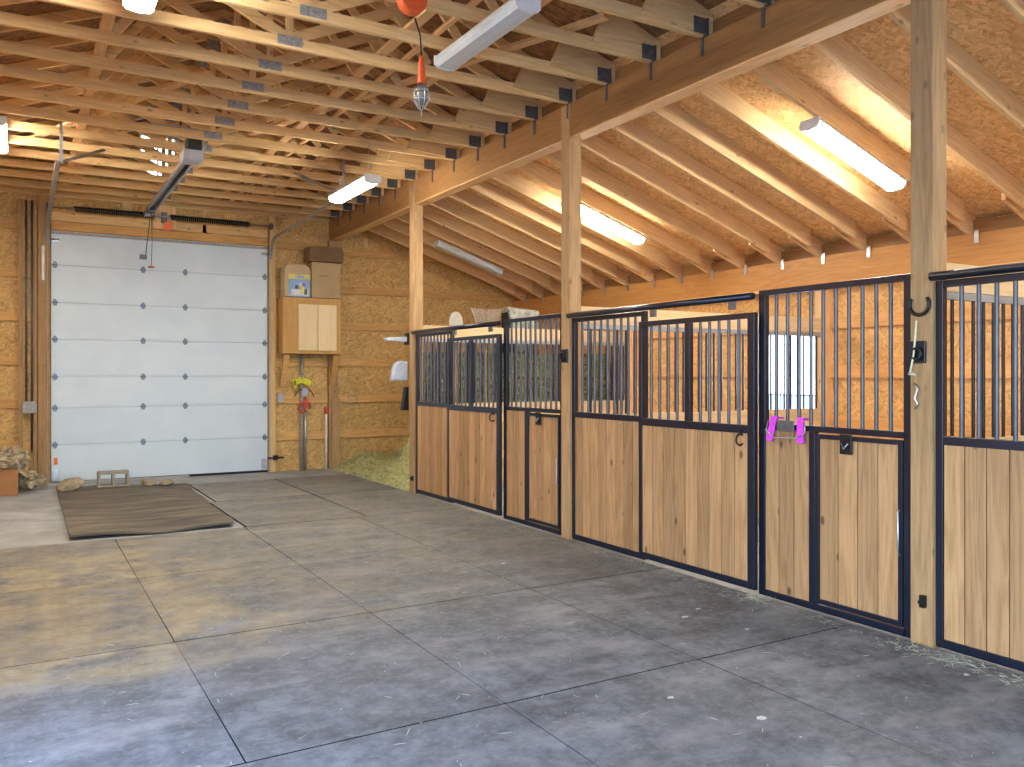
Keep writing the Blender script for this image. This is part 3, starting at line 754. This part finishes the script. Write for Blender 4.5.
# saddle rack things on the far post
r = thing('saddle_rack', 'grey bar on a black bracket sticking out from the far post', 'rack', (4.55, 10.60, 2.06))
MB().box(-.0, .10, -.05, .05, -.07, .09).build('bracket', 'black', r, (0, 0, 0), .008)
MB().prism([(-.30, -.02), (.0, -.03), (.0, .04), (-.30, .02)], -.05, .05).build('arm', 'bluegrey', r, (0, 0, 0), .008)
o = MB().prism([(4.33, 1.50), (4.57, 1.50), (4.57, 1.76), (4.47, 1.78), (4.39, 1.74), (4.36, 1.66)], 10.56, 10.66).build('plastic_guard', 'bluegrey', None, (0, 0, 0), .02); tag(o, 'pale rounded plastic guard hanging on the far post above the hay', 'panel')
o = MB().prism([(4.50, 1.10), (4.60, 1.10), (4.60, 1.42), (4.55, 1.42)], 10.60, 10.68).build('hanging_strap', 'black', None, (0, 0, 0), .01); tag(o, 'black strap hanging low on the far post in front of the hay', 'strap')

# ---------------------------------------------------------------- rubber mats
mx = [-.42, .80, 2.02, 3.26, 4.56]; my = [-1.9, -.1, 1.7, 3.5, 5.3, 7.1, 8.93]
rown = ['row under the viewpoint', 'nearest row', 'second row', 'third row', 'fourth row', 'fifth row', 'sixth row']
coln = ['leftmost column', 'second column from the left', 'third column from the left', 'column along the stall fronts']
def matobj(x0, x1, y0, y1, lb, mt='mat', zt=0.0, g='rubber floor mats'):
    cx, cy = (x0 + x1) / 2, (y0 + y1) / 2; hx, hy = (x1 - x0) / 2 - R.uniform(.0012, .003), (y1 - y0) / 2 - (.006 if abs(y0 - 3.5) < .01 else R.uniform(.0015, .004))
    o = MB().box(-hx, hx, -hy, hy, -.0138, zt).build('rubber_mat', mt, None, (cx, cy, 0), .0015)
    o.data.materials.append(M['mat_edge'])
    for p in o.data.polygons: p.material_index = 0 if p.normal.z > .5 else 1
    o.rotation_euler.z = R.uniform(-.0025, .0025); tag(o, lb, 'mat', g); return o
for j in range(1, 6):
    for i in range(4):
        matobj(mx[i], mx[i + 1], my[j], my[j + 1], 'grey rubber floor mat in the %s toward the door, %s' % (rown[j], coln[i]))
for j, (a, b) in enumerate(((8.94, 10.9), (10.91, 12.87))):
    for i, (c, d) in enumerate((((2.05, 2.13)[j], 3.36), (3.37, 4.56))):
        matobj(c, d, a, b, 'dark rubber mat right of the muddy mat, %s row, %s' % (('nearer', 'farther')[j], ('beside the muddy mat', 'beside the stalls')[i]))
# thick muddy mat with an uneven edge
bm = bmesh.new()
nx, ny = 24, 40
A, B_, C_, D_ = Vector((.43, 9.12, 0)), Vector((1.96, 9.08, 0)), Vector((2.10, 12.90, 0)), Vector((.46, 13.28, 0))
g = []
for j in range(ny + 1):
    row = []
    for i in range(nx + 1):
        u, v = i / nx, j / ny
        p = (A * (1 - u) + B_ * u) * (1 - v) + (D_ * (1 - u) + C_ * u) * v
        if j == 0: p.y += .02 * math.sin(u * 9)
        if i == nx: p.x += .012 * math.sin(v * 14)
        e = min(u, 1 - u, v, 1 - v)
        p.z = .018 + .008 * math.sin(u * 7 + v * 5) + (.02 * max(0, 1 - v * 14) * (.5 + .5 * math.sin(u * 6 + 2)))
        row.append(bm.verts.new(p))
    g.append(row)
for j in range(ny):
    for i in range(nx): bm.faces.new((g[j][i], g[j][i + 1], g[j + 1][i + 1], g[j + 1][i]))
me = bpy.data.meshes.new('muddy_mat'); bm.to_mesh(me); bm.free(); me.materials.append(M['mudmat'])
o = bpy.data.objects.new('muddy_mat', me); COL.objects.link(o)
sm = o.modifiers.new('s', 'SOLIDIFY'); sm.thickness = .022; sm.offset = -1
tag(o, 'brown muddy mat with curled edge lying in front of the overhead door', 'mat')

# block and stones in front of the door
r = thing('concrete_block', 'grey two-hole concrete block standing on edge before the door', 'block', (.95, 12.93, -.015))
m = MB(); bw, bh = .40, .21; t_ = .035
m.box(0, bw, 0, .19, .02, .02 + t_); m.box(0, bw, 0, .19, bh, bh + t_)
for x in (0, bw / 2 - t_ / 2, bw - t_): m.box(x, x + t_, 0, .19, .02 + t_, bh)
m.build('web_body', 'block', r, (0, 0, 0), .006)
def stone(x, y, z, sx, sy, sz, rot, lb, seed, name='stone', mt='stone'):
    bm = bmesh.new(); bmesh.ops.create_icosphere(bm, subdivisions=3, radius=1)
    rr = random.Random(seed); ph = [rr.uniform(0, 6) for _ in range(6)]
    for v in bm.verts:
        c = v.co; k = 1 + .12 * math.sin(3 * c.x + ph[0]) + .1 * math.sin(4 * c.y + ph[1]) + .09 * math.sin(5 * c.z + ph[2]) + .04 * math.sin(11 * c.x + 9 * c.y + ph[3])
        c *= k
        for q in range(3): c[q] = max(-.8, min(.8, c[q]))
        v.co = Vector((c.x * sx, c.y * sy, c.z * sz))
    me = bpy.data.meshes.new(name); bm.to_mesh(me); bm.free(); me.materials.append(M[mt])
    o = bpy.data.objects.new(name, me); COL.objects.link(o); o.location = (x, y, z); o.rotation_euler = rot; tag(o, lb, 'stone'); return o
stone(.60, 12.93, .085, .21, .13, .085, (.1, -.28, .3), 'largest flat tan stone on the left corner of the muddy mat', 3)
stone(1.60, 12.93, .055, .11, .09, .05, (0, .1, .2), 'small flat tan stone right of the concrete block', 5)
stone(1.82, 12.80, .05, .12, .08, .04, (0, -.1, -.2), 'small darker stone at the right corner of the muddy mat', 8)
o = MB().box(DX0 - .05, 2.3, 13.78, 13.98, -.02, .012).build('door_sill', 'conc'); struct(o)

# ---------------------------------------------------------------- corner left of the door
r = thing('cardboard_box', 'open reddish cardboard box in the corner left of the door', 'box', (-.28, 13.15, -.02))
MB().box(-.36, .28, -.22, .22, 0, .33).build('box_body', 'card_red', r, (0, 0, 0), .008)
MB().prism([(.26, .33), (.28, .33), (.40, .24), (.385, .225)], -.2, .2).build('flap', 'card', r)
def crumple(x, y, z, sx, sy, sz, seed, lb, name='feed_sack', mt='crumple'):
    bm = bmesh.new(); bmesh.ops.create_icosphere(bm, subdivisions=4, radius=1); rr = random.Random(seed)
    cs = [(Vector((rr.gauss(0, 1), rr.gauss(0, 1), rr.gauss(0, 1))).normalized(), rr.uniform(.05, .16)) for _ in range(60)]
    for v in bm.verts:
        d = v.co.normalized(); k = 1.0
        for n_, a in cs:
            q = d.dot(n_)
            k -= a * max(0, 1 - abs(q - .75) * 9)
        v.co = Vector((d.x * k * sx, d.y * k * sy, d.z * k * sz))
    me = bpy.data.meshes.new(name); bm.to_mesh(me); bm.free(); me.materials.append(M[mt])
    o = bpy.data.objects.new(name, me); COL.objects.link(o); o.location = (x, y, z); tag(o, lb, 'sack'); return o
crumple(-.30, 13.2, .42, .34, .22, .17, 1, 'crumpled tan paper sack piled on top of the cardboard box')
crumple(-.08, 13.6, .40, .28, .18, .26, 2, 'crumpled brown paper sack behind the box against the wall')
crumple(.14, 13.45, .14, .22, .22, .17, 4, 'crumpled sack slumped on the floor beside the left door post')
crumple(-.42, 13.6, .52, .22, .16, .16, 9, 'topmost crumpled sack of the heap at the left edge')
# conduits
r = thing('conduit', 'pair of grey conduits running down the wall to a box left of door', 'conduit', (.10, WY - .06, 0))
MB().tube([(0, 0, 1.17), (0, 0, 4.1)], .014, 8).build('pipe', 'dark_steel', r); MB().tube([(.07, 0, .5), (.07, 0, 4.1)], .014, 8).build('pipe', 'dark_steel', r)
MB().box(-.05, .13, -.06, .05, 1.03, 1.20).build('junction_box', 'plate', r, (0, 0, 0), .006)
o = MB().box(-.0, .06, WY - .09, WY - .04, -.02, 4.1).box(.19, .235, WY - .08, WY - .0, -.02, 4.1).build('wall_stud', 'post'); tag(o, 'dark upright studs framing the conduits left of the door', 'stud')
o = MB().box(DX0 - .12, DX0 - .085, WY - .115, WY - .09, 2.95, 3.45).build('jamb_bracket', 'white'); tag(o, 'white metal strip high on the left door post', 'bracket')

# ---------------------------------------------------------------- cabinet and boxes right of the door
cx0, cx1, cz0, cz1, cd = 3.70, 4.72, 1.93, 2.86, .34
r = thing('wall_cabinet', 'brown wooden cabinet with two pale doors hung right of the door', 'cabinet', (cx0, WY - .045 - cd, cz0))
CW, CH = .98, .92
MB().box(0, CW, 0, cd, 0, CH).build('body', 'oak', r, (0, 0, 0), .003)
for k in range(2):
    a = .25 + k * .325; b = a + .315
    m = MB().box(a, b, -.02, -.002, .055, CH - .11); d = m.build('door', 'maple', r, (0, 0, 0), .003)
    m = MB(); i0, i1, j0, j1 = a + .045, b - .045, .055 + .045, CH - .11 - .045
    m.box(i0, i1, -.024, -.0205, j0, j1); m.build('raised_panel', 'maple', d, (0, 0, 0), .003)
for k, xb in enumerate((.02, CW - .12)):
    MB().bar((xb + .05, cd - .06, -.52), (xb + .05, .04, -.02), .09, .05, (0, 1, 0)).build('knee_brace', 'girt', r)
bx = cx0; by = WY - .05 - cd
r = thing('storage_box', 'tan rounded-top carton with blue and yellow label on the cabinet', 'box', (3.73, by + .02, cz1))
pf = [(0, 0), (.43, 0), (.43, .44), (.40, .50), (.34, .53), (.08, .53), (.02, .50), (0, .44)]
MB().prism(pf, 0, .28).build('carton', 'card2', r, (0, 0, 0), .01)
lab = MB().box(.06, .42, -.004, -.001, .0, .36).build('label', 'bluelabel', r)
MB().box(.06, .42, -.006, -.0045, .29, .37).build('label_band', 'yellowlabel', lab)
MB().box(.19, .32, -.008, -.0065, .31, .345).build('label_word', 'bluelabel', lab)
MB().box(.10, .39, -.007, -.0045, .02, .12).build('label_print', 'white', lab)
for i, (a, b, w_, h_, mt) in enumerate(((.17, .13, .05, .06, 'navy'), (.26, .05, .06, .14, 'yellowlabel'), (.32, .04, .05, .09, 'navy'), (.29, .17, .045, .05, 'purple'), (.24, .18, .04, .05, 'white'))):
    MB().box(a, a + w_, -.009, -.0075, b, b + h_).build('label_print', mt, lab)
r = thing('storage_box', 'tall plain cardboard box standing on the right of the cabinet', 'box', (4.18, by + .03, cz1))
MB().box(0, .49, 0, .28, 0, .59).build('carton', 'card', r, (0, 0, 0), .005)
MB().box(.13, .28, -.003, -.001, .36, .372).build('printed_mark', 'card_dark', r)
o = MB().prism([(4.12, 3.46), (4.70, 3.46), (4.72, 3.60), (4.68, 3.72), (4.13, 3.70)], by - .02, by + .30).build('flat_carton', 'card_dark', None, (0, 0, 0), .01); tag(o, 'dark brown carton lying on top of the tall cardboard box', 'box')
# yard hydrant and pipes
r = thing('yard_hydrant', 'grey standpipe with red handle and yellow tape under the cabinet', 'hydrant', (4.09, WY - .10, 0))
MB().tube([(0, 0, -.02), (0, 0, 1.93)], .028, 10).build('pipe', 'plate', r)
MB().tube([(.06, -.01, .0), (.06, -.01, 1.15)], .020, 10).build('riser', 'galv', r)
MB().box(-.01, .09, -.07, .0, 1.22, 1.36).build('valve_head', 'bluegrey', r, (0, 0, 0), .012)
m = MB().torus((.03, -.07, 1.04), .09, .022, -.3, 4.6, 'y', 16, 8).bar((.03, -.07, 1.0), (.06, -.07, 1.20), .05, .04, (0, 1, 0)); m.build('red_handle', 'red', r)
m = MB().bar((-.16, -.05, 1.44), (-.02, -.05, 1.50), .03, .10, (0, 0, 1)).bar((-.02, -.05, 1.50), (.14, -.05, 1.43), .03, .10, (0, 0, 1)).bar((-.12, -.055, 1.36), (-.14, -.055, 1.52), .02, .05, (1, 0, 0)); m.build('yellow_tape', 'yellow', r, (0, 0, 0), .01)
MB().torus((.03, -.04, 1.18), .17, .007, .2, PI - .2, 'y', 16, 6).build('hose_loop', 'black', r)
r = thing('white_pipe', 'white pipe with red cap standing beside the wall post', 'pipe', (4.50, WY - .13, 0))
MB().tube([(0, 0, -.02), (0, 0, .92)], .020, 10).build('tube', 'pvc', r); MB().box(-.03, .03, -.03, .03, .92, 1.04).build('cap', 'red', r, (0, 0, 0), .01)
o = MB().box(4.60, 4.74, WY - .13, WY - .101, -.02, 1.18).build('backing_board', 'cream' and 'post'); tag(o, 'weathered short board on the lower half of the wall post', 'board')
o = MB().box(3.70, 3.80, WY - .07, WY - .04, 1.13, 1.27).build('outlet_box', 'bluegrey', None, (0, 0, 0), .005); tag(o, 'small grey outlet box on the wall under the cabinet', 'outlet')
r = thing('door_lock', 'black slide bolt low on the wall right of the overhead door', 'lock', (3.66, WY - .11, .22))
MB().box(-.05, .03, -.02, .015, -.04, .04).build('plate', 'black', r); MB().tube([(-.14, -.03, 0), (.12, -.03, 0)], .013, 8).build('bolt', 'black', r)
o = MB().tube([(4.92, WY - .05, 1.22), (4.92, WY - .06, 1.08), (5.08, WY - .06, 1.08), (5.08, WY - .05, 1.22), (4.92, WY - .05, 1.22)], .008, 6).build('wall_hanger', 'rail_grey'); tag(o, 'thin square wire hanger on the back wall behind the hay', 'hanger')

# ---------------------------------------------------------------- hay
def bale_mesh():
    bm = bmesh.new(); bmesh.ops.create_cube(bm, size=1)
    bmesh.ops.subdivide_edges(bm, edges=bm.edges, cuts=9, use_grid_fill=True)
    rr = random.Random(11)
    for v in bm.verts:
        c = v.co; v.co = Vector((c.x * .96 + rr.uniform(-.018, .018), c.y * .42 + rr.uniform(-.018, .018), c.z * .36 + rr.uniform(-.012, .012)))
    me = bpy.data.meshes.new('hay_bale'); bm.to_mesh(me); bm.free(); me.materials.append(M['hay']); return me
bme = bale_mesh(); tn = ['bottom', 'second', 'third', 'fourth', 'top']
for t_i in range(5):
    for c_i in range(3):
        for d_i in range(2):
            if t_i < 3 and d_i == 1 and False: continue
            o = bpy.data.objects.new('hay_bale', bme); COL.objects.link(o)
            o.location = (5.58 + c_i * 1.0 + R.uniform(-.02, .02), 10.86 + d_i * .45, .160 + t_i * .39)
            o.rotation_euler.z = R.uniform(-.02, .02)
            tag(o, 'green hay bale in the stack, %s tier, %s, %s' % (tn[t_i], ('beside the post', 'middle column', 'beside the outer wall')[c_i], ('front', 'rear')[d_i]), 'hay bale', 'stacked hay bales')
# slumped hay and loose hay
bm = bmesh.new(); N = 60; X0, X1, Y0, Y1 = 4.60, 7.4, 10.56, 13.93; g = []
rr = random.Random(5)
def hz(x, y):
    e = 4.62 + .10 * math.sin(y * 3.1) + max(0, (y - 13.2)) * .1
    d = max(0, x - e)
    h = .16 * (1 - math.exp(-d * 2.4)) + .05 * math.sin(x * 7 + y * 3) * min(1, d * 2) + .10 * math.exp(-((y - 13.7) / .35) ** 2) * min(1, d * 2)
    h += .85 * math.exp(-((x - 5.12) / .22) ** 2 - ((y - 11.35) / .45) ** 2)
    if x > 5.06 and y < 11.62: h = min(h, .012)
    return h - .03
for j in range(N + 1):
    row = []
    for i in range(N + 1):
        x = X0 + (X1 - X0) * i / N; y = Y0 + (Y1 - Y0) * j / N
        row.append(bm.verts.new((x, y, hz(x, y) + (rr.uniform(-.015, .015) if 0 < i else 0))))
    g.append(row)
for j in range(N):
    for i in range(N): bm.faces.new((g[j][i], g[j][i + 1], g[j + 1][i + 1], g[j + 1][i]))
def strands(bm, n, fx, mi, ln=.12, w=.004, steep=.5):
    for _ in range(n):
        x, y, z = fx(); a = rr.uniform(0, 2 * PI); e = rr.uniform(-.1, steep); L = ln * rr.uniform(.4, 1.2)
        d = Vector((math.cos(a) * math.cos(e), math.sin(a) * math.cos(e), math.sin(e))); s_ = d.cross(Vector((0, 0, 1))).normalized() * w
        p = Vector((x, y, z)); u = Vector((0, 0, w))
        vs = [bm.verts.new(q) for q in (p - s_, p + s_, p + d * L + u)]
        f = bm.faces.new(vs); f.material_index = mi
        f2 = bm.faces.new([bm.verts.new(q) for q in (p + u * .5, p + d * L * .5 + s_ + u, p + d * L)]); f2.material_index = mi
def fxh():
    x = rr.uniform(4.58, 6.0); y = rr.uniform(10.57, 13.88); return x, y, hz(x, y)
strands(bm, 5000, fxh, 1, .13, .005); strands(bm, 3000, fxh, 2, .12, .005)
me = bpy.data.meshes.new('loose_hay'); bm.to_mesh(me); bm.free()
for k in ('hay_loose', 'straw', 'straw_d'): me.materials.append(M[k])
o = bpy.data.objects.new('loose_hay', me); COL.objects.link(o); tag(o, 'loose pale green hay heaped on the floor beyond the far post', 'hay', kind='stuff')
# straw litter along stall fronts and pale flecks on the mats
bm = bmesh.new()
def fx1(): 
    return rr.uniform(4.42, 4.57) + rr.uniform(-.12, 0) * rr.random(), 1.2 + rr.random() ** 1.6 * 9, .002
strands(bm, 550, fx1, 0, .05, .0025, .15)
def fx2():
    a = rr.choice([(4.45, 2.85, .16), (4.5, 4.25, .06), (4.45, 2.2, .25)]); return a[0] + rr.gauss(0, .05), a[1] + rr.gauss(0, a[2]), .003
strands(bm, 420, fx2, 0, .06, .0025, .3)
me = bpy.data.meshes.new('straw_litter'); bm.to_mesh(me); bm.free(); me.materials.append(M['chaff'])
o = bpy.data.objects.new('straw_litter', me); COL.objects.link(o); tag(o, 'wisps of straw scattered along the foot of the stall fronts', 'straw', kind='stuff')
bm = bmesh.new()
def fleck(x, y, s):
    n = rr.randint(4, 6); vs = []; a0 = rr.uniform(0, 6)
    for k in range(n):
        a = a0 + 2 * PI * k / n; q = s * rr.uniform(.5, 1.1); vs.append(bm.verts.new((x + q * math.cos(a), y + q * .7 * math.sin(a), .0035)))
    bm.faces.new(vs)
for _ in range(420):
    fleck(rr.uniform(0, 4.5), rr.uniform(1.8, 9), rr.uniform(.003, .009))
for x, y, s in ((3.75, 4.15, .035), (3.95, 4.25, .03), (2.75, 3.15, .03), (4.3, 2.6, .03), (2.95, 2.75, .035), (3.9, 3.75, .03), (3.5, 6.1, .03)): fleck(x, y, s)
strands(bm, 160, lambda: (rr.uniform(.2, 4.4), rr.uniform(1.8, 7.5), .004), 0, .07, .0018, .02)
me = bpy.data.meshes.new('floor_flecks'); bm.to_mesh(me); bm.free(); me.materials.append(M['fleck'])
o = bpy.data.objects.new('floor_flecks', me); COL.objects.link(o); tag(o, 'pale flecks and chaff scattered over the rubber mats', 'chaff', kind='stuff')

# ---------------------------------------------------------------- tools standing above the far partition
ty = 10.58
r = thing('shovel', 'grey round-headed shovel upright behind the far partition', 'shovel', (5.30, ty, 0))
MB().tube([(0, 0, .02), (0, 0, 2.15)], .014, 8).build('handle', 'post', r)
m = MB(); pts = [(.11 * math.cos(a), 2.32 + .15 * math.sin(a)) for a in [2 * PI * k / 20 for k in range(20)]]
m.prism(pts, -.012, .004); m.build('blade', 'rake_plastic', r)
r = thing('leaf_rake', 'fan rake standing tines up behind the far partition', 'rake', (5.78, ty, 0))
MB().tube([(0, 0, .02), (0, 0, 2.20)], .014, 8).build('handle', 'post', r)
m = MB()
for k in range(15):
    a = (k - 7) / 7; m.tube([(a * .10, 0, 2.22), (a * .20, -.02, 2.42), (a * .25, -.03, 2.53)], .006, 5)
m.bar((-.13, 0, 2.26), (.13, 0, 2.26), .02, .05); m.build('tines', 'rake_plastic', r)
r = thing('manure_fork', 'manure fork with thin tines up beside the silver bag', 'fork', (6.98, ty, 0))
MB().tube([(0, 0, .02), (0, 0, 2.18)], .014, 8).build('handle', 'post', r)
m = MB()
for k in range(9): m.tube([((k - 4) * .035, 0, 2.18), ((k - 4) * .037, -.03, 2.40)], .005, 5)
m.bar((-.15, 0, 2.19), (.15, 0, 2.19), .02, .03); m.build('tines', 'dark_steel', r)
r = thing('feed_bag', 'silver and dark bag sitting on the hay behind the far partition', 'bag', (6.52, 10.78, 1.91))
MB().prism([(-.16, 0), (.20, 0), (.26, .64), (-.30, .68)], -.09, .09).build('sack', 'silver_bag', r, (0, 0, 0), .03)
MB().prism([(-.31, 0), (-.17, 0), (-.22, .32), (-.31, .60)], -.10, .10).build('dark_side', 'black', r, (0, 0, 0), .01)
m = MB()
for k in range(4): m.prism([(-.17 + k * .07, .14), (-.12 + k * .07, .14), (-.14 + k * .07, .30)], -.096, -.092)
m.build('white_marks', 'white', r)
MB().prism([(.02, .16), (.08, .16), (.05, .44)], -.096, -.092).build('dark_stripe', 'black', r)

# ---------------------------------------------------------------- camera
cam = bpy.data.cameras.new('camera'); co = bpy.data.objects.new('camera', cam); COL.objects.link(co)
cam.sensor_width = 36; cam.lens = 840 / 1024 * 36; cam.shift_y = -8.5 / 1024; cam.clip_start = .05
co.location = (0, 0, 1.58); co.rotation_euler = (PI / 2, 0, -math.radians(30.45)); S.camera = co

# ---------------------------------------------------------------- light
wd = bpy.data.worlds.new('sky'); S.world = wd; wd.use_nodes = True; nt = wd.node_tree; nt.nodes.clear()
wo = nt.nodes.new('ShaderNodeOutputWorld'); bg = nt.nodes.new('ShaderNodeBackground')
tcw = nt.nodes.new('ShaderNodeTexCoord'); sp = nt.nodes.new('ShaderNodeSeparateXYZ'); cr = nt.nodes.new('ShaderNodeValToRGB')
cr.color_ramp.elements[0].position = 0.0; cr.color_ramp.elements[0].color = (.80, .92, 1, 1)
cr.color_ramp.elements[1].position = .6; cr.color_ramp.elements[1].color = (.30, .52, 1, 1)
nt.links.new(tcw.outputs['Generated'], sp.inputs[0]); nt.links.new(sp.outputs[2], cr.inputs[0]); nt.links.new(cr.outputs[0], bg.inputs[0])
bg.inputs[1].default_value = 8.0
nt.links.new(bg.outputs[0], wo.inputs[0])
def portal(loc, rot, sx, sy):
    l = bpy.data.lights.new('portal', 'AREA'); l.shape = 'RECTANGLE'; l.size = sx; l.size_y = sy; l.cycles.is_portal = True
    o = bpy.data.objects.new('portal', l); COL.objects.link(o); o.location = loc; o.rotation_euler = rot
portal(((4.3 - .3) / 2, YS, 1.94), (PI / 2, 0, 0), 4.6, 3.92)
portal((XL - .05, (LY0 + LY1) / 2, LZ / 2), (0, -PI / 2, 0), LZ, LY1 - LY0)
portal(((GX0 + GX1) / 2, WY + .01, (GZ0 + GZ1) / 2), (-PI / 2, 0, 0), GX1 - GX0, GZ1 - GZ0)
portal((xo - .005, (VY0 + VY1) / 2, (VZ0 + VZ1) / 2), (0, PI / 2, 0), VZ1 - VZ0, VY1 - VY0)

S.view_settings.view_transform = 'Standard'; S.view_settings.look = 'None'; S.view_settings.gamma = 1
S.view_settings.use_curve_mapping = False; S.view_settings.exposure = 0.36
S.cycles.use_denoising = True; S.cycles.max_bounces = 10; S.cycles.diffuse_bounces = 6; S.cycles.caustics_reflective = False
S.cycles.sample_clamp_indirect = 6
